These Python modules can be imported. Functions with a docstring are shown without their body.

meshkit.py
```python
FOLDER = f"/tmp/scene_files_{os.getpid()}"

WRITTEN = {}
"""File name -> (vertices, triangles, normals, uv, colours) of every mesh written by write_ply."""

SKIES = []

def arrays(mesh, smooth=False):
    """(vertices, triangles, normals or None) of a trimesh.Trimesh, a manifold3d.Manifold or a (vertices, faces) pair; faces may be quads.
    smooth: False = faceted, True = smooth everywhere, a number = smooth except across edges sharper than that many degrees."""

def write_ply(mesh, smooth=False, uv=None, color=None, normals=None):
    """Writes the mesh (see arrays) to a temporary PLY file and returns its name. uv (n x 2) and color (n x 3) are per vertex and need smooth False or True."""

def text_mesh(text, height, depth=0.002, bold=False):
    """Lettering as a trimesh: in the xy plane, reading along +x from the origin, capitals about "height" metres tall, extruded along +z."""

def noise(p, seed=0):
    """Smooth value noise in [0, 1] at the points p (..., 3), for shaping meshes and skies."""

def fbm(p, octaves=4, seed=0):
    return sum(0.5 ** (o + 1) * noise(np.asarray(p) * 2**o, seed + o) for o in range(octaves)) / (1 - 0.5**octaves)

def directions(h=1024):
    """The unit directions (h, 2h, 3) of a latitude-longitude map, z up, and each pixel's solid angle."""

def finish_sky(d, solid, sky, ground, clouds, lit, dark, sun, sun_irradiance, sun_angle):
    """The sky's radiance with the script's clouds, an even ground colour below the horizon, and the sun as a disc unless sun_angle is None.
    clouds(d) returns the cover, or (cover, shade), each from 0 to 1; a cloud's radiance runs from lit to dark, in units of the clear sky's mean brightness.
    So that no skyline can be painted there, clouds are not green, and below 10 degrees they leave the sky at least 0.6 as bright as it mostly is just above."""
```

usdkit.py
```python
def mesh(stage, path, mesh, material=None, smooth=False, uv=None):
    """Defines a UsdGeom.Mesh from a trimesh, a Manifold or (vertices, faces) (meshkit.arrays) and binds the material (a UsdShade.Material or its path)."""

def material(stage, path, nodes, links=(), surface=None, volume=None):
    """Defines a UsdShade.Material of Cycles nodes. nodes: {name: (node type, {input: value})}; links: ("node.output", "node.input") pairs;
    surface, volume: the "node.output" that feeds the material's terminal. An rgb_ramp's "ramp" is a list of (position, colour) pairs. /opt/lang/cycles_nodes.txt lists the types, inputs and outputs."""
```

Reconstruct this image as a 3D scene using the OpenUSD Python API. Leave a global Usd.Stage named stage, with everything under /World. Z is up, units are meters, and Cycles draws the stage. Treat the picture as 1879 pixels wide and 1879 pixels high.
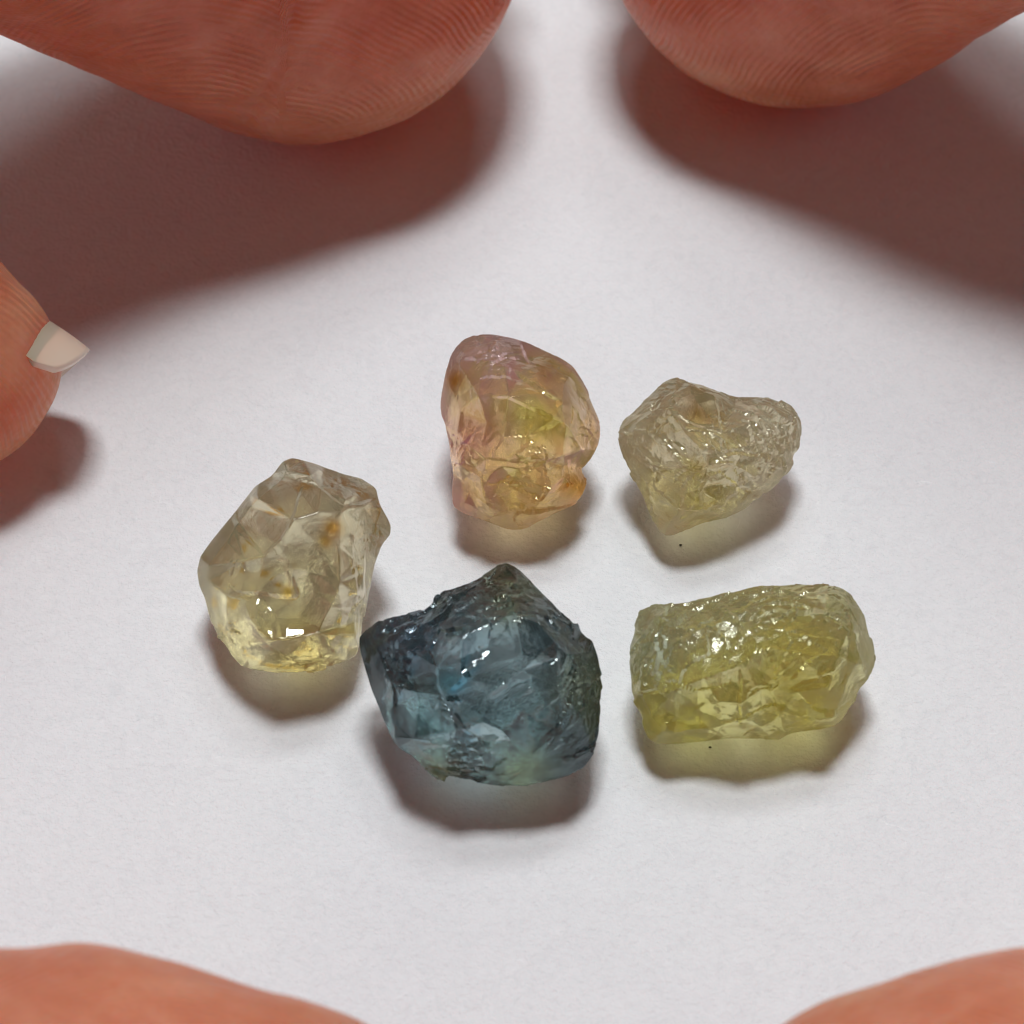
import math
import numpy as np
import trimesh, manifold3d, shapely
import shapely.geometry as sg
import scipy.sparse as sp
from scipy.sparse.csgraph import connected_components
from scipy.spatial import Delaunay, cKDTree
from scipy.interpolate import LinearNDInterpolator
import usdkit, meshkit
from pxr import Usd, UsdGeom, UsdLux, UsdShade, Sdf, Gf, Vt

# ------------------------------------------------------------------ camera, lamps, exposure
# lengths in this script are millimetres, written to the stage in metres
ELEV, DIST, TX = math.radians(48), 140.0, 0.15
EXPOSURE = 0.15
LAMPS = [  # name, azimuth from +y towards +x (deg), elevation (deg), distance mm, width, height mm, intensity, colour
    ("unseen_ceiling_lamp", 2, 82, 700, 150, 115, 53, (0.915, 0.975, 1.0)),  # out of view, main light from almost overhead
    ("unseen_ceiling_lamp_001", -14, 66, 800, 170, 130, 10.5, (0.915, 0.975, 1.0)),  # unseen weaker light further back, placed to step the hand shadow edges
    ("unseen_ceiling_lamp_002", 20, 62, 800, 170, 130, 9, (0.915, 0.975, 1.0)),  # its unseen counterpart to the right, lengthens the soft shadow edges
    ("unseen_side_light", -92, 24, 900, 700, 420, 0.7, (0.96, 0.98, 1.0)),  # unseen broad soft panel for side bounce, lightens the left hand shadow
    ("unseen_side_light_001", 92, 24, 900, 700, 420, 0.5, (0.96, 0.98, 1.0)),  # same unseen soft panel opposite, lightens the right hand shadow
]
ROOM = (0.006, (0.95, 0.98, 1.0))

stage = Usd.Stage.CreateInMemory()
UsdGeom.SetStageUpAxis(stage, UsdGeom.Tokens.z)
UsdGeom.SetStageMetersPerUnit(stage, 1.0)
UsdGeom.Xform.Define(stage, "/World")
UsdGeom.Scope.Define(stage, "/World/Looks")

EYE = np.array([0, -DIST * math.cos(ELEV), DIST * math.sin(ELEV)])
FWD = -EYE / np.linalg.norm(EYE)
RIGHT = np.array([1.0, 0, 0])
UP = np.cross(RIGHT, FWD)

def frame_matrix(right, up, back, pos):
    return Gf.Matrix4d(*right, 0, *up, 0, *back, 0, *(np.asarray(pos) / 1000.0), 1)

cam = UsdGeom.Camera.Define(stage, "/World/camera")
cam.AddTransformOp().Set(frame_matrix(RIGHT, UP, -FWD, EYE))
cam.CreateHorizontalApertureAttr(36.0)
cam.CreateVerticalApertureAttr(36.0)
cam.CreateFocalLengthAttr(36.0 / (2 * TX))
cam.CreateClippingRangeAttr((0.005, 20.0))
cam.CreateFStopAttr(110.0)
cam.CreateFocusDistanceAttr((DIST - 4) / 1000.0)
cam.CreateExposureAttr(EXPOSURE)

def aim(pos):
    z = np.asarray(pos, float) / np.linalg.norm(pos)
    x = np.cross([0, 1.0, 0], z); x /= np.linalg.norm(x)
    return x, np.cross(z, x), z

for name, az, el, d, w, h, inten, col in LAMPS:
    a, e = math.radians(az), math.radians(el)
    p = d * np.array([math.sin(a) * math.cos(e), math.cos(a) * math.cos(e), math.sin(e)])
    l = UsdLux.RectLight.Define(stage, "/World/" + name)
    l.AddTransformOp().Set(frame_matrix(*aim(p), p))
    l.CreateWidthAttr(w / 1000.0); l.CreateHeightAttr(h / 1000.0)
    l.CreateIntensityAttr(inten); l.CreateColorAttr(Gf.Vec3f(*col))
dome = UsdLux.DomeLight.Define(stage, "/World/room_light")
dome.CreateIntensityAttr(ROOM[0]); dome.CreateColorAttr(Gf.Vec3f(*ROOM[1]))

# ------------------------------------------------------------------ helpers
def rays(px, py):
    u = (np.asarray(px, float) - 939.5) / 939.5 * TX
    v = (939.5 - np.asarray(py, float)) / 939.5 * TX
    d = FWD + u[..., None] * RIGHT + v[..., None] * UP
    return d / np.linalg.norm(d, axis=-1, keepdims=True)

def at(px, py, z):
    """the point of height z that is seen at a pixel of the photograph"""
    d = rays(np.asarray(px, float), np.asarray(py, float))
    t = (z - EYE[2]) / d[..., 2]
    return EYE + d * t[..., None]

def pixel(p):
    q = np.asarray(p) - EYE
    z = q @ FWD
    return np.stack([939.5 + 939.5 * (q @ RIGHT) / z / TX, 939.5 - 939.5 * (q @ UP) / z / TX], -1)

def mat(name, nodes, links, surface="out.closure", volume=None):
    return usdkit.material(stage, "/World/Looks/" + name, nodes, links, surface=surface, volume=volume)

def put(path, v, f, material, smooth, normals=None, primvars=()):
    """one Mesh prim from millimetre vertices"""
    v = np.asarray(v) / 1000.0
    if normals is None:
        if primvars:
            m = usdkit.mesh(stage, path, (v, f), material, smooth=False if smooth is False else True)
        else:
            m = usdkit.mesh(stage, path, (v, f), material, smooth=smooth)
    else:
        m = usdkit.mesh(stage, path, (v, f), material, smooth=False)
        m.CreateNormalsAttr(Vt.Vec3fArray.FromNumpy(np.asarray(normals, np.float32)))
        m.SetNormalsInterpolation("vertex")
    for name, data in primvars:
        data = np.asarray(data, np.float32)
        if data.ndim == 1:
            UsdGeom.PrimvarsAPI(m).CreatePrimvar(name, Sdf.ValueTypeNames.FloatArray, "vertex").Set(Vt.FloatArray.FromNumpy(data))
        else:
            UsdGeom.PrimvarsAPI(m).CreatePrimvar(name, Sdf.ValueTypeNames.Color3fArray, "vertex").Set(Vt.Vec3fArray.FromNumpy(data))
    return m

def tag(o, **kw):
    p = o.GetPrim()
    for k, t in kw.items():
        p.SetCustomDataByKey(k, t)

def vnormals(v, f):
    fn = np.cross(v[f[:, 1]] - v[f[:, 0]], v[f[:, 2]] - v[f[:, 0]])
    n = np.zeros_like(v)
    for k in range(3):
        np.add.at(n, f[:, k], fn)
    return n / np.maximum(np.linalg.norm(n, axis=1, keepdims=True), 1e-12)

# ------------------------------------------------------------------ paper
paper_m = mat("white_paper", {
    "g": ("geometry", {}),
    "n1": ("noise_texture", {"scale": 2600.0, "detail": 4.0, "roughness": 0.62}),
    "n2": ("noise_texture", {"scale": 5200.0, "detail": 3.0, "roughness": 0.6}),
    "n3": ("noise_texture", {"scale": 60.0, "detail": 2.0}),
    "n4": ("noise_texture", {"scale": 1400.0, "detail": 5.0, "roughness": 0.7, "distortion": 1.5}),
    "m": ("mix_float", {"fac": 0.3}),
    "r": ("rgb_ramp", {"ramp": [(0.3, (0.815, 0.805, 0.82)), (0.7, (0.86, 0.85, 0.855))]}),
    "r4": ("rgb_ramp", {"ramp": [(0.25, (0.90, 0.90, 0.905)), (0.5, (0.97, 0.97, 0.97)), (0.75, (1.0, 1.0, 1.0))]}),
    "mu": ("mix_color", {"blend_type": "multiply", "fac": 1.0}),
    "b": ("bump", {"strength": 0.9, "distance": 0.00014}),
    "p": ("principled_bsdf", {"roughness": 0.55, "specular_ior_level": 0.35}),
}, [("g.position", "n1.vector"), ("g.position", "n2.vector"), ("g.position", "n3.vector"), ("g.position", "n4.vector"), ("n1.fac", "m.a"), ("n2.fac", "m.b"),
    ("m.result", "b.height"), ("b.normal", "p.normal"), ("n3.fac", "r.fac"), ("n4.fac", "r4.fac"), ("r.color", "mu.a"), ("r4.color", "mu.b"), ("mu.result", "p.base_color")], surface="p.BSDF")
fibre_m = mat("paper_fibre", {"p": ("principled_bsdf", {"base_color": (0.90, 0.89, 0.90), "roughness": 0.3, "specular_ior_level": 0.6})}, [], surface="p.BSDF")
pb = trimesh.creation.box([420, 420, 0.12]); pb.apply_translation([0, 40, -0.06])
o = UsdGeom.Xform.Define(stage, "/World/paper_sheet")
tag(o, kind="structure", label="white paper sheet that the stones and fingertips rest on", category="paper")
put("/World/paper_sheet/sheet", pb.vertices, pb.faces, paper_m, False)
def fibres():
    rng = np.random.default_rng(5)
    pts, cnt, wid = [], [], []
    for k in range(2600):
        p = np.array([rng.uniform(-27, 27), rng.uniform(-36, 38)]); a = rng.uniform(0, 2 * math.pi); L = rng.choice([0.25, 0.4, 0.7, 1.1], p=[.4, .35, .18, .07]) * rng.uniform(.7, 1.3)
        w = rng.uniform(0.022, 0.044); bend = rng.normal(0, 1.1)
        lift = rng.uniform(0.0, 0.45) * w
        for i in range(6):
            t = i / 5
            pts.append([p[0], p[1], -0.25 * w + lift * math.sin(math.pi * t)]); wid.append(w * (0.5 + 0.5 * math.sin(math.pi * t)))
            a += bend / 5; p = p + np.array([math.cos(a), math.sin(a)]) * L / 5
        cnt.append(6)
    c = UsdGeom.BasisCurves.Define(stage, "/World/paper_sheet/fibres")
    c.CreateTypeAttr("linear"); c.CreateCurveVertexCountsAttr(Vt.IntArray(cnt))
    c.CreatePointsAttr(Vt.Vec3fArray.FromNumpy((np.array(pts) / 1000).astype(np.float32)))
    c.CreateWidthsAttr(Vt.FloatArray.FromNumpy((np.array(wid) / 1000).astype(np.float32))); c.SetWidthsInterpolation("vertex")
    UsdShade.MaterialBindingAPI.Apply(c.GetPrim()).Bind(fibre_m)
    tag(c, kind="stuff")
fibres()

# ------------------------------------------------------------------ stones
def stone_material(name, absorb, density, rough, frost, ior=1.76, bump=0.6, bscale=3500.0):
    nodes = {
        "tint": ("attribute", {"attribute": "tint"}),
        "rg": ("attribute", {"attribute": "rough"}),
        "g": ("geometry", {}),
        "n": ("noise_texture", {"scale": bscale, "detail": 4.0, "roughness": 0.6}),
        "bm": ("math", {"math_type": "multiply", "value2": bump}),
        "b": ("bump", {"distance": 0.00012}),
        "rr": ("math", {"math_type": "multiply_add", "value2": 0.08, "value3": rough}),
        "gl": ("glass_bsdf", {"IOR": ior, "distribution": "multi_ggx"}),
        "tr": ("translucent_bsdf", {}),
        "df": ("diffuse_bsdf", {}),
        "dt": ("mix_closure", {"fac": 0.45}),
        "fr": ("math", {"math_type": "multiply_add", "value2": frost * 0.9, "value3": frost * 0.35}),
        "out": ("mix_closure", {}),
        "v": ("absorption_volume", {"color": absorb, "density": density}),
    }
    links = [("tint.color", "gl.color"), ("tint.color", "tr.color"), ("tint.color", "df.color"), ("g.position", "n.vector"), ("n.fac", "b.height"),
             ("rg.fac", "bm.value1"), ("bm.value", "b.strength"), ("b.normal", "gl.normal"), ("rg.fac", "rr.value1"), ("rr.value", "gl.roughness"),
             ("tr.BSDF", "dt.closure1"), ("df.BSDF", "dt.closure2"), ("rg.fac", "fr.value1"), ("fr.value", "out.fac"),
             ("gl.BSDF", "out.closure1"), ("dt.closure", "out.closure2")]
    return mat(name, nodes, links, volume="v.volume")

def blob(pts, spots, base):
    """sum of soft round spots (x, y, radius, value), all in photograph pixels"""
    out = np.full(len(pts), float(base))
    for x, y, r, a in spots:
        out += a * np.exp(-((pts[:, 0] - x) ** 2 + (pts[:, 1] - y) ** 2) / r ** 2)
    return out

def stone(name, zoom, rim, ridge, zc, tilt, depth, inset, seed, material, label, tints, base_tint, rough_base, rough_spots, scoops=(), steps=(), grain=(1, 0.3), amp=0.10, soft=8, res=0.085):
    x0, y0, s = zoom
    conv = lambda a: np.column_stack([x0 + np.asarray(a, float)[:, 0] / s, y0 + np.asarray(a, float)[:, 1] / s])
    R = conv(rim)
    poly = sg.Polygon(R).buffer(0)
    rng = np.random.default_rng(seed)
    step = 9.0
    n = int(poly.exterior.length / step)
    ring = np.array([poly.exterior.interpolate(i / n, normalized=True).coords[0] for i in range(n)])
    c = np.array(poly.centroid.coords[0])
    # reference plane through the stone's middle
    o3 = at(c[0], c[1], zc)
    nref = np.array([0, -math.sin(math.radians(tilt)), math.cos(math.radians(tilt))])
    def lift(p, w):
        d = rays(p[:, 0], p[:, 1])
        t = ((o3 - EYE) @ nref) / (d @ nref)
        return EYE + d * (t - w)[:, None]
    def inner(dist, spacing):
        q = poly.buffer(-dist)
        out = []
        for g in getattr(q, "geoms", [q]):
            if g.is_empty: continue
            k = max(6, int(g.exterior.length / spacing))
            out += [g.exterior.interpolate((i + rng.uniform(-.3, .3)) / k, normalized=True).coords[0] for i in range(k)]
        return np.array(out).reshape(-1, 2)
    user = np.array([[x0 + a / s, y0 + b / s, w] for a, b, w in ridge])
    ui = LinearNDInterpolator(np.vstack([ring, user[:, :2]]), np.concatenate([np.zeros(n), user[:, 2]]))
    ins = inner(inset * 45, 26)
    dmin = np.min(np.linalg.norm(ins[:, None] - user[None, :, :2], axis=2), axis=1)
    ins = ins[dmin > 16]
    iw = np.maximum(np.nan_to_num(ui(ins)), 0.75 + rng.uniform(-.2, .25, len(ins)))
    fp = np.vstack([user[:, :2], ins]); fw = np.concatenate([user[:, 2], iw])
    # back: two inset rings and a scatter of chipped points
    b1 = inner(0.5 * inset * 45, 55); b2 = inner(1.6 * 45, 95)
    lo, hi = R.min(0), R.max(0)
    sc = rng.uniform(lo, hi, (60, 2))
    sc = np.array([q for q in sc if poly.buffer(-2.3 * 45).contains(sg.Point(q))]).reshape(-1, 2)[:5]
    bp = np.vstack([b1, b2, sc])
    bw = -np.concatenate([np.full(len(b1), 0.32 * depth), np.full(len(b2), 0.75 * depth), np.full(len(sc), depth)]) * rng.uniform(0.8, 1.15, len(bp))
    def tri(extra):
        p = np.vstack([ring, extra])
        t = Delaunay(p).simplices
        cen = p[t].mean(1)
        keep = shapely.contains_xy(poly, cen[:, 0], cen[:, 1])
        t = t[keep]
        a = p[t]
        area = (a[:, 1, 0] - a[:, 0, 0]) * (a[:, 2, 1] - a[:, 0, 1]) - (a[:, 1, 1] - a[:, 0, 1]) * (a[:, 2, 0] - a[:, 0, 0])
        t[area > 0] = t[area > 0][:, ::-1]      # pixel y runs down: clockwise here is towards the camera
        return t[np.abs(area) > 1e-6]
    tf, tb = tri(fp), tri(bp)[:, ::-1]
    tb = np.where(tb < n, tb, tb + len(fp))
    P = np.vstack([ring, fp, bp]); W = np.concatenate([np.zeros(n), fw, bw])
    V = lift(P, W)
    V[:, 2] = np.maximum(V[:, 2], 0.02)
    F = np.vstack([tf, tb])
    man = manifold3d.Manifold(manifold3d.Mesh(V.astype(np.float32), F.astype(np.uint32)))
    if man.is_empty() or man.num_tri() == 0:
        raise RuntimeError(name + " " + str(man.status()))
    m = man.refine_to_length(res).to_mesh()
    v, f = np.array(m.vert_properties[:, :3], float), np.array(m.tri_verts, int)
    pt = trimesh.Trimesh(v, f, process=True); v, f = np.array(pt.vertices), np.array(pt.faces)
    E = np.vstack([f[:, [0, 1]], f[:, [1, 2]], f[:, [2, 0]]])
    L = sp.coo_matrix((np.ones(len(E)), (E[:, 0], E[:, 1])), (len(v), len(v))).tocsr(); L = ((L + L.T) > 0).astype(float)
    L = sp.diags(1 / np.asarray(L.sum(1)).ravel()) @ L
    for _ in range(soft):
        v = 0.5 * v + 0.5 * (L @ v)
    nrm = vnormals(v, f)
    px = pixel(v)
    front = np.clip((nrm @ -FWD) * 3, 0, 1)
    rg = np.clip(blob(px, [(x0 + a / s, y0 + b / s, r / s, q) for a, b, r, q in rough_spots], rough_base), 0.0, 1.0)
    back = np.clip((nrm @ FWD - 0.05) * 4, 0, 1)
    rgm = rg * (1 - back) + 1.3 * back
    rg = rg * (1 - back) + 0.07 * back
    # concave conchoidal scoops
    disp = np.zeros(len(v))
    for a, b, r, q in scoops:
        d2 = ((px[:, 0] - x0 - a / s) ** 2 + (px[:, 1] - y0 - b / s) ** 2) / (r / s) ** 2
        disp -= q * np.clip(1 - d2, 0, 1) * front
    # fracture ledges: a sharp rise on one side of a line that fades away from it
    for line, hgt, wid in steps:
        L2 = conv(line); nearl = np.zeros(len(v)); sgn = np.zeros(len(v)); best = np.full(len(v), 1e9); tt_ = np.zeros(len(v))
        wob = (meshkit.fbm(v * 1.6 + 3.1, 3, seed + 31) - 0.5) * 10
        for k, (a, b) in enumerate(zip(L2[:-1], L2[1:])):
            ab = b - a; t = np.clip(((px - a) @ ab) / (ab @ ab), 0, 1)
            dd = np.linalg.norm(px - a - t[:, None] * ab, axis=1)
            cr = ab[0] * (px[:, 1] - a[1]) - ab[1] * (px[:, 0] - a[0])
            upd = dd < best
            best = np.where(upd, dd, best); sgn = np.where(upd, np.sign(cr) * dd, sgn); tt_ = np.where(upd, (k + t) / (len(L2) - 1), tt_)
        dist = sgn + wob * 0.5
        over = np.hypot(best, 0) - np.abs(dist)
        fade = np.clip(np.minimum(tt_, 1 - tt_) * 6 + 0.05, 0, 1)
        disp += hgt / (1 + np.exp(-np.clip(dist / 1.1, -30, 30))) * np.exp(-np.maximum(dist, 0) / wid) * fade * front * (best < 6 * wid)
    # hackly grain: cells of differing height stretched along one direction, ridges, ripples
    ang = math.radians(grain[0])
    gx, gy = math.cos(ang), math.sin(ang)
    A = np.array([gx, gy, 0]); B = np.array([-gy, gx, 0])
    q3 = np.column_stack([v @ A * grain[1], v @ B, v[:, 2]])
    rid = 1 - np.abs(2 * meshkit.fbm(q3 * 1.1 + seed * 7.3, 4, seed) - 1) * 2.2
    blk = meshkit.noise(np.floor(q3 * 1.7 + meshkit.noise(q3 * 2, seed + 3)[:, None] * 1.2) + 0.5, seed + 5)
    low = meshkit.fbm(v * 0.35 + seed, 2, seed + 9) - 0.5
    shard = np.zeros(len(v))
    for size, slope in ((1.8, 0.42), (0.8, 0.55), (0.3, 0.5)):
        q = np.column_stack([v @ A * grain[1] * 1.6, v @ B, v[:, 2]]) / size
        q = q + 0.25 * (np.stack([meshkit.fbm(q * 1.5 + 9 * k, 2, seed + k) for k in range(3)], -1) - 0.5)
        a0, b0 = q.min(0), q.max(0)
        sd = rng.uniform(a0 - .5, b0 + .5, (int(np.prod(b0 - a0 + 1) * 1.1) + 8, 3))
        _, near = cKDTree(sd).query(q)
        d = rng.normal(size=(len(sd), 3)); d /= np.linalg.norm(d, axis=1, keepdims=True)
        shard += np.clip(((q - sd[near]) * d[near]).sum(1), -.8, .8) * slope * size * rng.uniform(.4, 1.2, len(sd))[near] * 0.6
    disp += low * 0.06 + (rid - 0.45) * amp * (0.02 + 0.35 * rg ** 1.5) + shard * amp * 14.0 * np.clip(rg - 0.06, 0, 1) ** 1.3
    nrm_s = nrm
    for _ in range(2):
        acc = np.zeros_like(v); 
        for k in range(3):
            np.add.at(acc, f[:, k], nrm_s[f].sum(1))
        nrm_s = acc / np.maximum(np.linalg.norm(acc, axis=1, keepdims=True), 1e-12)
    v = v + nrm_s * disp[:, None]
    v[:, 2] = np.maximum(v[:, 2], 0.02)
    tint = np.tile(np.array(base_tint, float), (len(v), 1))
    for a, b, r, col in tints:
        k = np.exp(-((px[:, 0] - x0 - a / s) ** 2 + (px[:, 1] - y0 - b / s) ** 2) / (r / s) ** 2)
        wob = np.clip(0.55 + 1.2 * (meshkit.fbm(v * 1.1, 3, seed + 21)), 0, 1.2)
        k = np.clip(k * wob, 0, 1)[:, None]
        tint = tint * (1 - k) + np.array(col) * k
    # split across sharp edges, keeping the per-vertex values
    key = {}
    ms = trimesh.Trimesh(v, f, process=False)
    adj, angs = ms.face_adjacency, ms.face_adjacency_angles
    ok = angs < math.radians(24)
    # corners: unite face corners sharing a vertex across smooth edges
    nf = len(f); cid = np.arange(nf * 3).reshape(nf, 3)
    ed = ms.face_adjacency_edges[ok]; fa = adj[ok]
    rows, cols = [], []
    for e in range(2):
        va = ed[:, e]
        ia = np.argmax(f[fa[:, 0]] == va[:, None], axis=1); ib = np.argmax(f[fa[:, 1]] == va[:, None], axis=1)
        rows.append(cid[fa[:, 0], ia]); cols.append(cid[fa[:, 1], ib])
    rows, cols = np.concatenate(rows), np.concatenate(cols)
    _, lab = connected_components(sp.coo_matrix((np.ones(len(rows)), (rows, cols)), (nf * 3, nf * 3)), directed=False)
    first = np.zeros(lab.max() + 1, int); first[lab] = f.ravel()
    f2 = lab.reshape(nf, 3); v2 = v[first]
    tri_n = np.cross(v[f[:, 1]] - v[f[:, 0]], v[f[:, 2]] - v[f[:, 0]])
    nn = np.zeros_like(v2)
    for k in range(3):
        np.add.at(nn, f2[:, k], tri_n)
    nn /= np.maximum(np.linalg.norm(nn, axis=1, keepdims=True), 1e-12)
    x = UsdGeom.Xform.Define(stage, "/World/" + name)
    tag(x, label=label, category="gemstone", group="rough gemstones on the white paper")
    put(f"/World/{name}/crystal", v2, f2, material, False, normals=nn, primvars=[("tint", tint[first]), ("rough", rgm[first])])
    return dict(lift=lift, conv=conv, v=v, f=f)

# left: pale yellow-green, glassy with a bowl-shaped fracture
yellow_m = stone_material("pale_yellow_sapphire", (0.85, 0.78, 0.45), 104.0, 0.0, 0.12)
stone("rough_sapphire", (330, 800, 3.479),
      [(680,135),(740,140),(850,170),(1000,225),(1160,270),(1255,330),(1268,400),(1280,440),(1330,530),(1352,585),(1340,640),(1290,690),(1240,830),(1215,970),(1185,1090),(1165,1240),(1130,1400),(1050,1440),(900,1490),(760,1510),(600,1512),(480,1495),(390,1470),(330,1400),(250,1290),(195,1190),(160,1050),(120,950),(108,860),(128,770),(190,680),(270,580),(370,460),(480,320),(590,250),(640,180)],
      [(690,215,.7),(830,250,1.8),(900,330,2.2),(1060,400,2.3),(1175,455,1.8),(720,540,3.4),(640,690,3.3),(540,770,3.0),(420,800,2.4),(190,825,1.2),(300,1020,2.2),(480,1020,2.85),(700,1025,3.3),(720,850,3.3),
       (880,480,3.2),(900,700,3.3),(1040,480,2.8),(1020,700,2.9),(430,1050,2.8),(470,1170,2.85),(600,1310,3.05),(720,1318,3.1),(900,1270,3.1),(980,1100,3.2),(1020,940,3.25),(1110,700,2.3),(1130,1000,2.0),(1120,1280,1.2),
       (560,1130,3.15),(720,1180,3.2),(860,1120,3.25),(300,1200,1.6),(400,1340,1.5),(1000,1380,1.3),(600,1400,1.7),(800,1400,1.7),(500,400,1.7),(300,680,1.3),(1200,620,1.3),(1250,560,.8)],
      zc=3.3, tilt=24, depth=3.6, inset=0.42, seed=11, material=yellow_m,
      label="pale yellow-green glassy rough stone with bowl-shaped fracture and orange stains, leftmost stone",
      base_tint=(0.97, 0.955, 0.88), tints=[(975, 590, 60, (0.86, 0.56, 0.2)), (930, 670, 45, (0.88, 0.66, 0.3)), (675, 985, 40, (0.9, 0.68, 0.25)), (800, 1440, 200, (0.88, 0.80, 0.5)), (300, 1350, 150, (0.95, 0.92, 0.75))],
      rough_base=0.05, rough_spots=[(1180, 700, 130, .4), (1150, 1100, 110, .4), (850, 1450, 150, .5), (300, 1300, 140, .5), (350, 900, 120, .25), (1050, 350, 130, .25)],
      scoops=[(760, 1130, 275, 0.5)], steps=[([(180,825),(420,800),(540,770),(640,670),(720,540),(800,280)], 0.12, 14), ([(760,1000),(720,1010),(500,1005),(290,1000)], 0.14, 16), ([(425,1040),(450,1130),(510,1230),(600,1305),(730,1312)], 0.10, 8), ([(1170,460),(1100,700),(1130,1000),(1140,1350)], 0.10, 10), ([(1260,400),(1060,440),(900,330),(620,245)], -0.12, 12), ([(1200,560),(1170,900),(1180,1150)], 0.08, 7), ([(705,960),(690,850),(730,560)], 0.06, 10)], grain=(80, 0.35), amp=0.10, soft=2)

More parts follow.
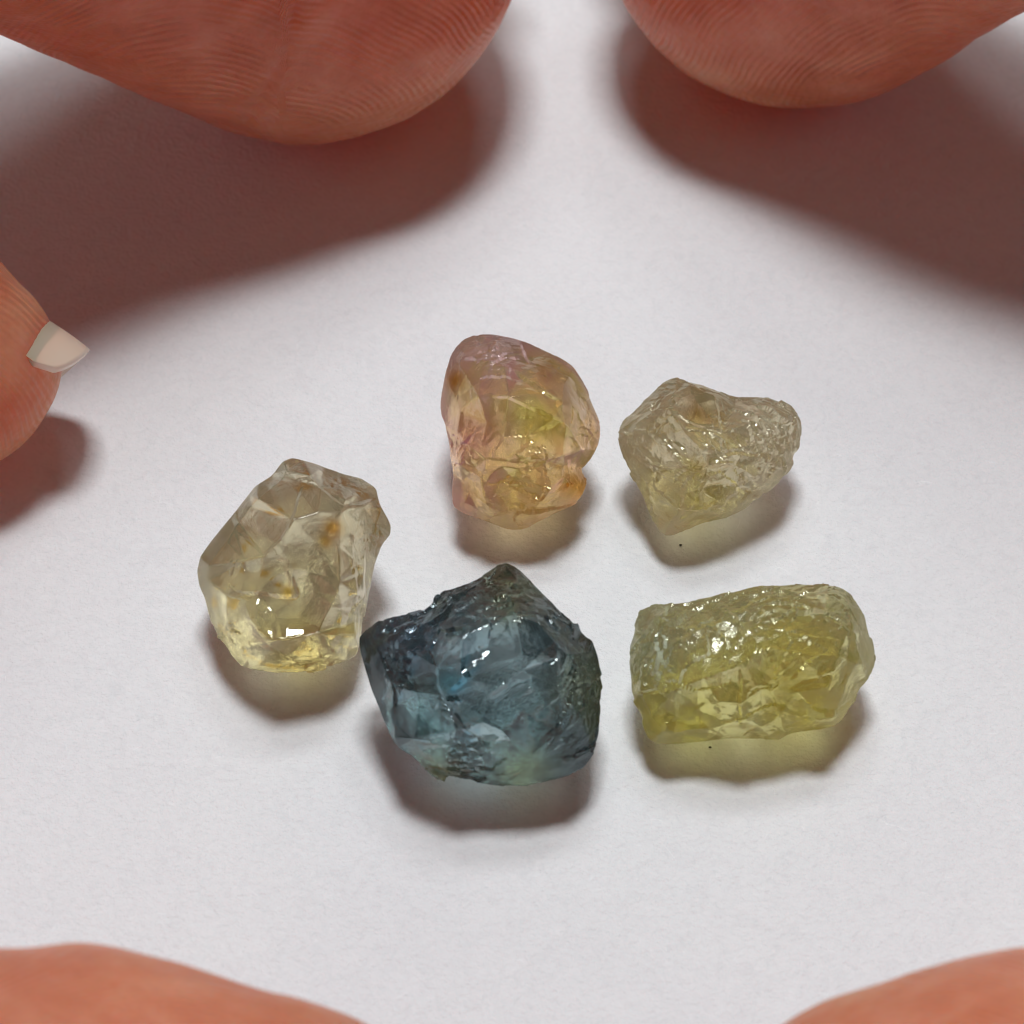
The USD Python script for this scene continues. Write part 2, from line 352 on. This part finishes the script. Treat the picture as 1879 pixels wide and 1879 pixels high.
# front: dark teal blue
blue_m = stone_material("teal_sapphire", (0.25, 0.465, 0.51), 118.0, 0.0, 0.05)
stone("rough_sapphire_001", (630, 1000, 3.48),
      [(1040,112),(1100,135),(1160,185),(1250,285),(1370,400),(1460,480),(1520,570),(1590,610),(1620,690),(1640,790),(1645,900),(1640,1050),(1630,1170),(1600,1310),(1530,1420),(1420,1480),(1300,1510),(1150,1545),(1000,1540),(850,1520),(700,1505),(600,1485),(530,1440),(480,1390),(440,1350),(370,1310),(320,1260),(250,1100),(180,920),(120,720),(98,630),(105,580),(180,510),(260,475),(420,440),(540,410),(580,380),(572,340),(640,290),(740,265),(840,225),(920,170),(980,130)],
      [(200,600,.8),(240,640,1.2),(330,900,1.5),(330,1230,.9),(330,620,1.7),(470,520,1.5),(600,500,1.9),(600,780,2.7),(620,960,3.0),(720,1180,3.0),(450,1240,1.6),(480,950,2.3),(750,600,3.3),(870,540,3.2),(1050,450,3.15),(1250,500,3.15),(1350,620,3.2),(1370,900,2.9),(1385,1200,2.2),
       (750,840,3.3),(950,900,3.3),(1150,800,3.3),(1150,1050,2.9),(1210,1350,1.7),(1020,1190,2.7),(890,1130,2.9),(780,1175,2.7),(690,1290,2.2),(900,1375,1.6),(1040,140,.4),(1030,300,1.8),(930,430,2.7),(1110,440,3.0),(820,330,1.3),(700,350,1.0),(1500,800,1.8),(1500,1100,1.9),(1480,1300,1.3),(1430,700,2.6),(620,1400,1.0),(800,1440,1.0),(1150,1450,1.0)],
      zc=3.8, tilt=26, depth=3.8, inset=0.4, seed=23, material=blue_m,
      label="dark teal blue rough stone with chipped edges, front centre and darkest of all",
      base_tint=(0.54, 0.59, 0.61), tints=[(1000, 850, 330, (0.90, 0.98, 1.0)), (480, 1080, 150, (0.80, 0.95, 1.0)), (960, 1280, 170, (0.9, 0.97, 0.97)), (250, 950, 90, (0.9, 0.95, 0.95)), (1150, 1460, 170, (0.82, 0.80, 0.58)), (600, 1480, 160, (0.88, 0.88, 0.7)), (1050, 330, 170, (0.78, 0.77, 0.58)), (1550, 900, 200, (0.70, 0.72, 0.58)), (450, 620, 150, (0.66, 0.78, 0.9)), (680, 860, 90, (0.5, 0.8, 0.92))],
      rough_base=0.05, rough_spots=[(300, 520, 180, .6), (700, 420, 200, .7), (1050, 330, 180, .45), (1500, 900, 170, .6), (1450, 1250, 170, .5), (800, 1430, 260, .6), (330, 850, 90, .4), (660, 1050, 90, .4), (1400, 480, 120, .5)],
      scoops=[(1080, 800, 360, 0.15), (930, 1270, 190, 0.12)], steps=[([(640,960),(740,850),(950,660)], 0.088, 9), ([(910,955),(1050,865)], 0.088, 8), ([(1090,985),(1215,900)], 0.099, 9), ([(600,770),(600,900),(640,970),(720,1180)], -0.110, 14), ([(200,600),(330,900),(335,1250)], 0.099, 10), ([(1370,640),(1380,900),(1390,1290)], 0.083, 12), ([(770,1175),(890,1125),(1020,1190),(1210,1360)], 0.088, 14), ([(1170,1080),(1280,1000)], 0.055, 7), ([(280,560),(400,540),(590,480)], 0.083, 12)], grain=(35, 0.4), amp=0.13, soft=1)

# back left: pink to yellow
pink_m = stone_material("pink_yellow_sapphire", (0.95, 0.895, 0.83), 55.0, 0.0, 0.16)
stone("rough_sapphire_002", (780, 580, 4.086),
      [(360,140),(500,135),(640,160),(760,195),(900,260),(1040,330),(1110,380),(1170,470),(1220,570),(1270,680),(1310,800),(1315,880),(1290,980),(1250,1060),(1190,1130),(1165,1145),(1200,1200),(1210,1260),(1180,1350),(1130,1400),(1080,1430),(900,1510),(780,1570),(700,1600),(620,1605),(540,1580),(400,1525),(280,1475),(215,1430),(195,1340),(210,1200),(200,1080),(180,950),(150,820),(120,740),(110,650),(130,540),(150,420),(185,300),(240,210),(300,165)],
      [(300,280,1.1),(440,340,1.8),(600,390,2.2),(560,220,.9),(720,250,.9),(760,330,1.4),(900,560,3.1),(1030,650,2.7),(260,700,1.9),(400,600,3.1),(620,600,3.6),(790,680,3.5),(960,760,3.2),(1040,800,2.8),(1170,1000,1.5),(240,870,1.6),(310,970,2.2),(440,1065,2.6),(600,1085,2.9),(900,1085,2.8),(1040,1050,2.4),
       (600,840,3.3),(450,800,3.0),(780,900,3.2),(260,1080,1.6),(460,1240,2.1),(480,1360,1.7),(620,1300,2.0),(750,1250,2.35),(900,1300,2.2),(1050,1200,2.0),(1120,1260,1.5),(1060,1130,1.6),(330,1330,1.1),(600,1480,1.0),(850,1430,1.3),(1150,700,1.6),(1200,850,1.2),(900,400,1.6),(1050,500,1.6),(200,550,1.0)],
      zc=3.4, tilt=24, depth=3.4, inset=0.42, seed=37, material=pink_m,
      label="pink and yellow rough stone with orange-tinted lower ledge, rearmost of the five",
      base_tint=(0.96, 0.88, 0.84), tints=[(370, 820, 290, (0.98, 0.67, 0.73)), (350, 480, 220, (0.96, 0.80, 0.80)), (850, 780, 250, (0.98, 0.95, 0.42)), (750, 1300, 330, (0.96, 0.85, 0.50)), (230, 480, 80, (0.80, 0.46, 0.2)), (1120, 1280, 110, (0.85, 0.62, 0.25)), (250, 1420, 130, (0.97, 0.76, 0.70)), (650, 230, 200, (0.86, 0.72, 0.71)), (900, 420, 90, (0.80, 0.64, 0.5))],
      rough_base=0.14, rough_spots=[(850, 1100, 160, .5), (700, 1350, 260, .4), (450, 230, 160, .35), (280, 980, 110, .4), (1120, 1250, 120, .3), (1150, 800, 160, .2), (550, 390, 120, .2)],
      scoops=[(620, 840, 300, 0.12), (620, 1300, 170, 0.25)], steps=[([(250,870),(310,970),(440,1070),(620,1085),(900,1085),(1050,1050)], -0.09, 14), ([(1030,790),(1180,1010)], 0.14, 10), ([(400,590),(620,600),(790,680),(960,760)], -0.12, 18), ([(640,390),(900,560),(1040,640)], -0.14, 14), ([(440,345),(600,390),(640,390)], 0.12, 12), ([(250,1080),(430,1200),(480,1350),(580,1420)], 0.16, 12), ([(520,170),(540,250),(480,260)], 0.1, 10), ([(650,290),(780,340),(720,190)], -0.12, 12), ([(600,1080),(880,900)], 0.07, 8), ([(1050,1130),(1120,1240),(1060,1330)], -0.16, 10)], grain=(25, 0.35), amp=0.11, soft=2)

# back right: palest, hackly
pale_m = stone_material("pale_champagne_sapphire", (0.85, 0.80, 0.58), 85.0, 0.0, 0.14)
stone("rough_sapphire_003", (1110, 660, 4.818),
      [(640,165),(700,180),(745,195),(850,220),(950,265),(1050,290),(1200,325),(1330,330),(1450,330),(1550,360),(1660,420),(1700,470),(1740,560),(1745,640),(1730,720),(1720,790),(1665,850),(1675,920),(1640,990),(1560,1060),(1480,1120),(1380,1185),(1280,1260),(1210,1330),(1080,1400),(900,1445),(800,1470),(700,1510),(600,1555),(540,1560),(470,1510),(430,1440),(380,1320),(330,1200),(270,1100),(230,980),(190,900),(155,790),(140,700),(145,590),(180,520),(260,450),(340,360),(430,270),(520,200)],
      [(620,300,1.3),(760,230,.8),(960,320,1.4),(1040,600,2.8),(880,580,2.8),(600,470,2.2),(500,330,1.1),(470,450,1.6),(300,560,1.2),(860,800,3.2),(1040,800,3.0),(870,900,3.0),(700,640,2.8),(450,700,2.2),(260,740,1.2),(760,960,2.6),(920,930,2.9),(1130,940,2.5),(1250,1010,1.8),(1420,900,1.6),(700,1080,2.4),(680,1300,1.6),(820,1150,2.2),(1000,1100,2.2),(1150,1150,1.6),(480,1000,1.5),(520,1200,1.4),(580,1420,.9),(850,1320,1.5),(1050,1270,1.2),(1250,560,2.2),(1400,480,1.5),(1550,560,1.3),(1450,700,1.8),(1250,760,2.4),(1600,720,1.0),(350,880,1.1)],
      zc=2.9, tilt=22, depth=3.0, inset=0.38, seed=41, material=pale_m,
      label="small pale champagne rough stone of pointed heart shape, on the right of the pink one",
      base_tint=(0.95, 0.92, 0.80), tints=[(850, 450, 160, (0.90, 0.78, 0.55)), (850, 1320, 260, (0.97, 0.94, 0.65)), (800, 950, 80, (0.8, 0.72, 0.4))],
      rough_base=0.32, rough_spots=[(820, 430, 170, -.3), (1450, 650, 220, .25), (420, 850, 220, .2), (700, 1050, 120, .2)],
      scoops=[(820, 430, 180, 0.15)], steps=[([(600,480),(880,590),(1040,610),(980,320)], -0.16, 14), ([(600,470),(720,650),(870,800),(870,900)], 0.18, 10), ([(870,900),(700,1080),(670,1400)], 0.18, 12), ([(920,930),(1130,830),(1450,860)], 0.16, 12), ([(1350,1060),(1250,1000),(1100,930),(930,930)], 0.14, 10), ([(200,700),(450,900),(480,1100)], 0.12, 9), ([(500,680),(650,850),(760,960)], 0.12, 8), ([(280,780),(400,950)], 0.1, 7), ([(820,1150),(1000,1100),(1180,1120),(1330,1160)], -0.14, 10)], grain=(-40, 0.3), amp=0.15, soft=1)

# front right: olive yellow-green, rough upper side, glowing lower face
green_m = stone_material("olive_yellow_sapphire", (0.77, 0.715, 0.25), 100.0, 0.0, 0.12)
stone("rough_sapphire_004", (1120, 1040, 3.613),
      [(200,290),(290,250),(440,240),(600,215),(800,175),(900,140),(980,120),(1100,118),(1300,122),(1430,118),(1520,135),(1590,180),(1650,250),(1690,320),(1710,400),(1745,500),(1765,580),(1760,650),(1730,730),(1690,780),(1640,840),(1610,910),(1540,1010),(1480,1060),(1380,1080),(1250,1090),(1170,1120),(1120,1150),(1000,1150),(800,1145),(600,1160),(420,1172),(290,1168),(250,1130),(220,1060),(205,980),(160,900),(135,830),(130,740),(118,640),(130,530),(160,430),(165,370)],
      [(320,340,.9),(270,500,1.2),(230,700,1.2),(210,840,.9),(430,790,2.3),(620,720,2.9),(870,640,3.2),(1000,530,3.1),(1250,590,3.2),(1500,590,2.6),(1580,420,1.9),(1620,640,1.7),(1650,560,1.3),(450,500,2.1),(650,420,2.2),(850,330,2.0),(1050,260,1.7),(1250,280,1.8),(1420,300,1.6),(1200,430,2.6),(950,440,2.7),(700,580,2.7),(330,900,1.4),(420,1000,1.3),(550,980,1.6),(700,900,2.3),(860,900,2.4),(900,1010,1.8),(750,1050,1.3),(1000,820,2.7),(1250,850,2.3),(1450,800,2.1),(1150,980,1.7),(1350,960,1.5),(1550,820,1.4),(1500,940,1.0),(350,1080,.9),(600,1090,1.0),(1000,1070,1.1),(480,330,1.2),(700,270,1.1)],
      zc=3.0, tilt=25, depth=3.2, inset=0.42, seed=53, material=green_m,
      label="oblong olive yellow-green rough stone with glittering top, rightmost front stone",
      base_tint=(0.95, 0.95, 0.82), tints=[(550, 980, 260, (0.96, 0.93, 0.50)), (1200, 840, 360, (0.97, 0.93, 0.50)), (300, 600, 200, (0.85, 0.90, 0.85))],
      rough_base=0.22, rough_spots=[(450, 420, 240, .35), (900, 300, 240, .35), (270, 680, 150, .35), (1250, 620, 130, .2), (560, 990, 190, -.08), (1200, 880, 220, -.05), (1350, 250, 200, .15)],
      scoops=[(550, 990, 190, 0.25), (1200, 850, 230, 0.2)], steps=[([(200,860),(430,800),(620,730),(870,640),(1000,540),(1500,590)], 0.12, 16), ([(280,330),(420,420),(600,430)], 0.2, 12), ([(650,230),(800,330),(950,420)], 0.16, 10), ([(870,1080),(860,900),(880,700)], 0.14, 10), ([(1600,400),(1630,560),(1700,740)], 0.16, 10), ([(1550,230),(1600,420),(1590,600)], -0.12, 10), ([(480,320),(650,400),(800,480)], 0.14, 9), ([(1200,430),(1400,480),(1560,500)], 0.12, 10), ([(1200,1090),(1350,1000),(1520,960)], 0.14, 9), ([(330,1000),(430,1090),(640,1080)], 0.1, 8)], grain=(35, 0.35), amp=0.13, soft=1)

# ------------------------------------------------------------------ hands
def surface_nets(S, origin, h):
    """smooth closed surface where the sampled field S changes sign"""
    inside = S < 0
    nx, ny, nz = S.shape
    cnt = np.zeros((nx - 1, ny - 1, nz - 1), np.int8)
    for a in (0, 1):
        for b in (0, 1):
            for c in (0, 1):
                cnt += inside[a:nx - 1 + a, b:ny - 1 + b, c:nz - 1 + c]
    cells = np.argwhere((cnt > 0) & (cnt < 8))
    idx = -np.ones(cnt.shape, np.int64); idx[tuple(cells.T)] = np.arange(len(cells))
    acc = np.zeros((len(cells), 3)); num = np.zeros(len(cells))
    corner = [(a, b, c) for a in (0, 1) for b in (0, 1) for c in (0, 1)]
    for i, p in enumerate(corner):
        for q in corner[i + 1:]:
            if sum(abs(x - y) for x, y in zip(p, q)) != 1: continue
            s0 = S[tuple((cells + p).T)]; s1 = S[tuple((cells + q).T)]
            on = (s0 < 0) != (s1 < 0)
            t = np.where(on, s0 / np.where(on, s0 - s1, 1), 0)
            acc += np.where(on[:, None], np.array(p) + t[:, None] * (np.array(q) - np.array(p)), 0); num += on
    v = origin + (cells + acc / num[:, None]) * h
    quads = []
    for ax in range(3):
        o1, o2 = (ax + 1) % 3, (ax + 2) % 3
        sl = [slice(1, s - 1) for s in S.shape]; sl[ax] = slice(0, S.shape[ax] - 1)
        sh = list(sl); sh[ax] = slice(1, S.shape[ax])
        a, b = inside[tuple(sl)], inside[tuple(sh)]
        for flip, sel in ((False, a & ~b), (True, b & ~a)):
            e = np.argwhere(sel)
            if not len(e): continue
            e = e + np.array([0 if k == ax else 1 for k in range(3)])
            d1, d2 = np.eye(3, dtype=int)[o1], np.eye(3, dtype=int)[o2]
            q = np.stack([idx[tuple((e - d1 - d2).T)], idx[tuple((e - d2).T)], idx[tuple(e.T)], idx[tuple((e - d1).T)]], 1)
            quads.append(q[:, ::-1] if flip else q)
    q = np.vstack(quads)
    return v, np.vstack([q[:, [0, 1, 2]], q[:, [0, 2, 3]]])

def cone_sd(p, a, b, ra, rb):
    ab = b - a
    t = np.clip(((p - a) @ ab) / (ab @ ab), 0, 1)
    return np.linalg.norm(p - a - t[..., None] * ab, axis=-1) - (ra + (rb - ra) * t)

def smin(a, b, k):
    h = np.maximum(k - np.abs(a - b), 0) / k
    return np.minimum(a, b) - h * h * h * k / 6

def hand_field(chains, palm):
    def field(p):
        body = None
        for a, b, ra, rb in palm:
            d = cone_sd(p, a, b, ra, rb)
            body = d if body is None else smin(body, d, 14.0)
        for ch in chains:
            fd = None
            for (a, ra), (b, rb) in zip(ch[:-1], ch[1:]):
                d = cone_sd(p, a, b, ra, rb)
                fd = d if fd is None else smin(fd, d, 3.0)
            body = smin(body, fd, 3.0)
        return body
    return field

def build_hand(name, chains, palm, ridges, creases, nails, label, h=1.3):
    field = hand_field(chains, palm)
    pts = np.array([q for ch in chains for q, r in ch] + [q for s in palm for q in s[:2]]); rad = max([r for ch in chains for q, r in ch] + [s[2] for s in palm] + [s[3] for s in palm])
    lo, hi = pts.min(0) - rad - 3, pts.max(0) + rad + 3
    n = np.ceil((hi - lo) / h).astype(int) + 1
    S = np.empty(n, np.float32)
    gy, gz = np.meshgrid(lo[1] + h * np.arange(n[1]), lo[2] + h * np.arange(n[2]), indexing="ij")
    for i in range(n[0]):
        S[i] = field(np.stack([np.full_like(gy, lo[0] + h * i), gy, gz], -1))
    v, f = surface_nets(S, lo, h)
    for _ in range(3):      # settle the vertices on the field's surface
        e = 0.15
        g = np.stack([field(v + np.eye(3)[k] * e) - field(v - np.eye(3)[k] * e) for k in range(3)], -1) / (2 * e)
        v = v - 0.8 * field(v)[:, None] * g / np.maximum((g ** 2).sum(1, keepdims=True), 0.25)
    nrm = g / np.linalg.norm(g, axis=1, keepdims=True)
    # finer where the photograph shows skin
    px = pixel(v)
    facing = (nrm @ -FWD) > -0.3
    near = (px[:, 0] > -150) & (px[:, 0] < 2030) & (px[:, 1] > -150) & (px[:, 1] < 2030)
    sel = np.where((near)[f].any(1))[0]
    for _ in range(2):
        sel = np.where(((pixel(v)[:, 0] > -150) & (pixel(v)[:, 0] < 2030) & (pixel(v)[:, 1] > -150) & (pixel(v)[:, 1] < 2030))[f].any(1))[0]
        v, f = trimesh.remesh.subdivide(v, f, face_index=sel) if len(sel) == len(f) else split(v, f, sel)
    g = np.stack([field(v + np.eye(3)[k] * e) - field(v - np.eye(3)[k] * e) for k in range(3)], -1) / (2 * e)
    v = v - field(v)[:, None] * g / np.maximum((g ** 2).sum(1, keepdims=True), 0.25)
    nrm = g / np.linalg.norm(g, axis=1, keepdims=True)
    px = pixel(v); facing = np.clip((nrm @ -FWD + 0.1) * 3, 0, 1)
    disp = (meshkit.fbm(v * 0.22, 3, 4) - 0.5) * 0.5
    for line, depth, width in creases:
        ls = sg.LineString(line)
        near = np.where((np.abs(px[:, 0] - np.mean([a for a, b in line])) < 400) & (np.abs(px[:, 1] - np.mean([b for a, b in line])) < 400))[0]
        d = shapely.distance(ls, shapely.points(px[near]))
        disp[near] -= facing[near] * depth * np.exp(-(d / width) ** 2)
        disp[near] += facing[near] * depth * 0.25 * np.exp(-((d - 3.0 * width) / (2.2 * width)) ** 2)
    v = v + nrm * disp[:, None]
    nrm = vnormals(v, f)
    phase = np.zeros(len(v)); best = np.full(len(v), 1e9)
    for cx, cy, fx, fy, ax, ay in ridges:      # ridge centre, where it applies, squash
        r = np.hypot((px[:, 0] - cx) * ax, (px[:, 1] - cy) * ay)
        d = np.hypot(px[:, 0] - fx, px[:, 1] - fy)
        phase = np.where(d < best, r, phase); best = np.minimum(d, best)
    phase = phase + 26 * meshkit.fbm(v * 0.35, 2, 8)
    v[:, 2] = np.maximum(v[:, 2], 0.02)
    x = UsdGeom.Xform.Define(stage, "/World/" + name)
    tag(x, label=label, category="hand")
    put(f"/World/{name}/skin", v, f, skin_m, True, normals=nrm, primvars=[("ridge", phase / 12.5 * 2 * math.pi)])
    for k, (a, b, up, r, L, over, width) in enumerate(nails):
        nv, nf = nail_mesh(a, b, up, r, L, over, width)
        put(f"/World/{name}/fingernail" + ("" if k == 0 else "_%03d" % k), nv, nf, nail_m, True)

def split(v, f, sel):
    """subdivides the chosen triangles and stitches their neighbours"""
    mask = np.zeros(len(f), bool); mask[sel] = True
    e = np.sort(np.stack([f[:, [0, 1]], f[:, [1, 2]], f[:, [2, 0]]], 1), axis=2)
    code = e[..., 0].astype(np.int64) * len(v) + e[..., 1]
    cut = np.unique(code[mask])
    mid = np.searchsorted(cut, code); mid[mid == len(cut)] = 0
    has = cut[mid] == code
    nv = (v[cut // len(v)] + v[cut % len(v)]) / 2
    M = np.where(has, mid + len(v), -1)
    out = []
    k = has.sum(1)
    out.append(f[k == 0])
    A = k == 3; a, m = f[A], M[A]
    out += [np.stack([a[:, 0], m[:, 0], m[:, 2]], 1), np.stack([m[:, 0], a[:, 1], m[:, 1]], 1), np.stack([m[:, 2], m[:, 1], a[:, 2]], 1), m]
    for i in range(3):
        j, l = (i + 1) % 3, (i + 2) % 3
        B = (k == 1) & has[:, i]; a, m = f[B], M[B]
        out += [np.stack([a[:, i], m[:, i], a[:, l]], 1), np.stack([m[:, i], a[:, j], a[:, l]], 1)]
        B = (k == 2) & ~has[:, i]; a, m = f[B], M[B]
        out += [np.stack([m[:, j], a[:, l], m[:, l]], 1), np.stack([a[:, i], a[:, j], m[:, j]], 1), np.stack([a[:, i], m[:, j], m[:, l]], 1)]
    return np.vstack([v, nv]), np.vstack([q for q in out if len(q)])

def nail_mesh(a, b, up, r, L, over, width):
    root = 1.5 if width > 0.9 else 0.5
    """curved plate on the finger a -> tip b: starts L before the tip's end, sticks out "over" beyond it"""
    ax = (b - a) / np.linalg.norm(b - a)
    up = up - (up @ ax) * ax; up /= np.linalg.norm(up); side = np.cross(up, ax)
    nu, nv_ = 28, 20
    top, bot = [], []
    for i in range(nu):
        t = i / (nu - 1)
        for j in range(nv_):
            s = (j / (nv_ - 1) * 2 - 1)
            endcut = 1.5 * (1 - max(0.0, 1 - abs(s) ** 2.6) ** 0.38)
            along = -L + t * (L + r + over - endcut)
            ang = s * width
            rr = r * 1.0 + 0.12 - root * (1 - t) ** 1.5 - 0.10 * max(0, t - 0.6) * r
            for lst, off in ((top, 0.0), (bot, -0.38)):
                q = (rr + off) * ((1 - 0.13 * s * s) if width > 0.9 else 1.0)
                lst.append(b + ax * along + up * (q * math.cos(ang) * (0.92 if width > 0.9 else 0.985)) + side * (q * math.sin(ang)))
    T, B = np.array(top), np.array(bot)
    g = np.arange(nu * nv_).reshape(nu, nv_); k = nu * nv_
    f = []
    for i in range(nu - 1):
        for j in range(nv_ - 1):
            f += [[g[i, j], g[i + 1, j], g[i + 1, j + 1], g[i, j + 1]], [g[i, j + 1] + k, g[i + 1, j + 1] + k, g[i + 1, j] + k, g[i, j] + k]]
    edge = list(g[0, :]) + list(g[1:, -1]) + list(g[-1, -2::-1]) + list(g[-2:0, 0])
    for p, q in zip(edge, edge[1:] + edge[:1]):
        f.append([p, q, q + k, p + k])
    f = np.array(f); f = np.vstack([f[:, [0, 1, 2]], f[:, [0, 2, 3]]])
    m = trimesh.Trimesh(np.vstack([T, B]), f, process=False); trimesh.repair.fix_normals(m)
    return np.array(m.vertices), np.array(m.faces)

skin_m = mat("skin", {
    "g": ("geometry", {}),
    "n1": ("noise_texture", {"scale": 330.0, "detail": 5.0, "roughness": 0.65}),
    "n2": ("noise_texture", {"scale": 1500.0, "detail": 3.0}),
    "r": ("rgb_ramp", {"ramp": [(0.3, (0.47, 0.155, 0.085)), (0.5, (0.55, 0.205, 0.12)), (0.7, (0.62, 0.275, 0.18))]}),
    "ra": ("attribute", {"attribute": "ridge"}),
    "sn": ("math", {"math_type": "sine"}),
    "n5": ("noise_texture", {"scale": 420.0, "detail": 2.0}),
    "am": ("map_range", {"from_min": 0.36, "from_max": 0.66, "to_min": 0.02, "to_max": 0.24, "clamp": True}),
    "sm": ("math", {"math_type": "multiply"}),
    "h": ("math", {"math_type": "add"}),
    "b": ("bump", {"strength": 0.8, "distance": 0.00016}),
    "p": ("principled_bsdf", {"roughness": 0.42, "specular_ior_level": 0.3, "subsurface_weight": 1.0, "subsurface_scale": 0.0024, "subsurface_radius": (1.0, 0.26, 0.12), "subsurface_method": "random_walk"}),
}, [("g.position", "n1.vector"), ("g.position", "n2.vector"), ("n1.fac", "r.fac"), ("r.color", "p.base_color"), ("ra.fac", "sn.value1"), ("g.position", "n5.vector"), ("n5.fac", "am.value"), ("sn.value", "sm.value1"), ("am.result", "sm.value2"), ("sm.value", "h.value1"), ("n2.fac", "h.value2"),
    ("h.value", "b.height"), ("b.normal", "p.normal")], surface="p.BSDF")
nail_m = mat("fingernail", {
    "p": ("principled_bsdf", {"base_color": (0.86, 0.70, 0.46), "roughness": 0.35, "subsurface_weight": 0.6, "subsurface_scale": 0.0015, "subsurface_radius": (1.0, 0.8, 0.6)}),
}, [], surface="p.BSDF")

def P(px, py, z): return at(px, py, z)
V3 = lambda *a: np.array(a, float)

# left hand
it = P(556, -150, 9.8)
index = [(it, 9.9), (it + V3(-13, -6.4, 13.0), 9.4), (it + V3(-24, -14, 28), 9.0), (it + V3(-42, -30, 44), 9.5), (V3(-70, -62, 58), 10.5)]
mt = P(-85, 672, 5.2)
middle = [(mt, 4.3), (mt + V3(-5, 2.4, 3.6), 5.2), (mt + V3(-17, 5, 15), 7.2), (mt + V3(-32, -12, 36), 8.6), (V3(-82, -58, 55), 10)]
tt = P(450, 2300, 10)
thumb = [(tt, 7.9), (P(150, 2270, 11), 8.4), (P(-350, 2300, 14), 8.8), (V3(-52, -52, 26), 10.5), (V3(-72, -80, 46), 12)]
ring_ = [(V3(-66, -36, 26), 6.8), (V3(-70, -18, 34), 7.4), (V3(-80, -22, 52), 8.6), (V3(-92, -62, 56), 10)]
little = [(V3(-84, -50, 28), 5.8), (V3(-88, -32, 34), 6.4), (V3(-94, -36, 48), 7.4), (V3(-102, -72, 52), 9)]
palm = [(V3(-72, -66, 56), V3(-78, -115, 62), 14, 16), (V3(-98, -72, 44), V3(-95, -118, 55), 12, 15), (V3(-72, -82, 46), V3(-80, -118, 58), 14, 16), (V3(-87, -117, 58), V3(-95, -165, 66), 20, 20)]
build_hand("hand", [index, middle, thumb, ring_, little], palm,
           ridges=[(520, 380, 700, 120, 1, 1), (350, 360, 330, 120, 1, 1.1), (-200, 900, 0, 700, 1, 1), (300, 2300, 300, 1900, 1, 1)],
           creases=[([(548, -80), (545, 0), (530, 90), (495, 150), (460, 225), (440, 262)], 0.17, 5)],
           nails=[(mt + V3(-5, 2.4, 3.6), mt, V3(0.25, 0.85, 0.5), 4.45, 2.0, -0.65, 1.15), (index[1][0], it, V3(0.1, 0.8, 0.6), 10.05, 8.0, -3.0, 0.72), (thumb[1][0], tt, V3(-0.1, -0.75, 0.65), 8.1, 9, -0.9, 0.8)],
           label="left hand with creased index fingertip at upper left and a long-nailed finger at left edge")
# right hand
jt = P(1474, -170, 8.9)
index2 = [(jt, 8.95), (jt + V3(9.5, -5.5, 13), 9.0), (jt + V3(20, -11, 25), 8.8), (jt + V3(38, -30, 42), 9.5), (V3(72, -62, 58), 10.5)]
middle2 = [(V3(52, -22, 24), 6.8), (V3(56, -6, 34), 7.4), (V3(66, -14, 54), 8.6), (V3(83, -58, 57), 10)]
tt2 = P(1690, 2290, 10)
thumb2 = [(tt2, 7.9), (P(1920, 2270, 11), 8.4), (P(2400, 2300, 14), 8.8), (V3(54, -52, 26), 10.5), (V3(72, -80, 46), 12)]
ring2 = [(V3(68, -36, 26), 6.8), (V3(72, -18, 34), 7.4), (V3(80, -22, 52), 8.6), (V3(92, -62, 56), 10)]
little2 = [(V3(84, -50, 28), 5.8), (V3(88, -32, 34), 6.4), (V3(94, -36, 48), 7.4), (V3(102, -72, 52), 9)]
palm2 = [(a * V3(-1, 1, 1), b * V3(-1, 1, 1), r, s) for a, b, r, s in palm]
build_hand("hand_001", [index2, middle2, thumb2, ring2, little2], palm2,
           ridges=[(1730, 360, 1500, 100, 1, 1), (1700, 2300, 1700, 1900, 1, 1)], creases=[], nails=[(index2[1][0], jt, V3(-0.1, 0.8, 0.6), 9.15, 7.5, -2.7, 0.72), (thumb2[1][0], tt2, V3(0.1, -0.75, 0.65), 8.1, 9, -0.9, 0.8)],
           label="right hand with rounded index fingertip at upper right and thumb at lower right")

# ------------------------------------------------------------------ small dark specks on the paper
speck_m = mat("dark_speck", {"p": ("principled_bsdf", {"base_color": (0.06, 0.05, 0.045), "roughness": 0.6})}, [], surface="p.BSDF")
for k, (x, y, r, lab) in enumerate([(1249, 1000, .05, "tiny dark speck on the paper below the pointed pale stone"), (1303, 1371, .05, "tiny dark speck on the paper at the foot of the olive stone")]):
    m = trimesh.creation.icosphere(1, r); m.vertices *= 1 + 0.3 * (np.random.default_rng(k).random((len(m.vertices), 1)) - .5)
    m.apply_scale([1.2, 0.8, 0.6]); m.apply_translation(at(x, y, 0.05))
    tag(put("/World/speck" + ("" if k == 0 else "_001"), m.vertices, m.faces, speck_m, False), label=lab, category="speck")
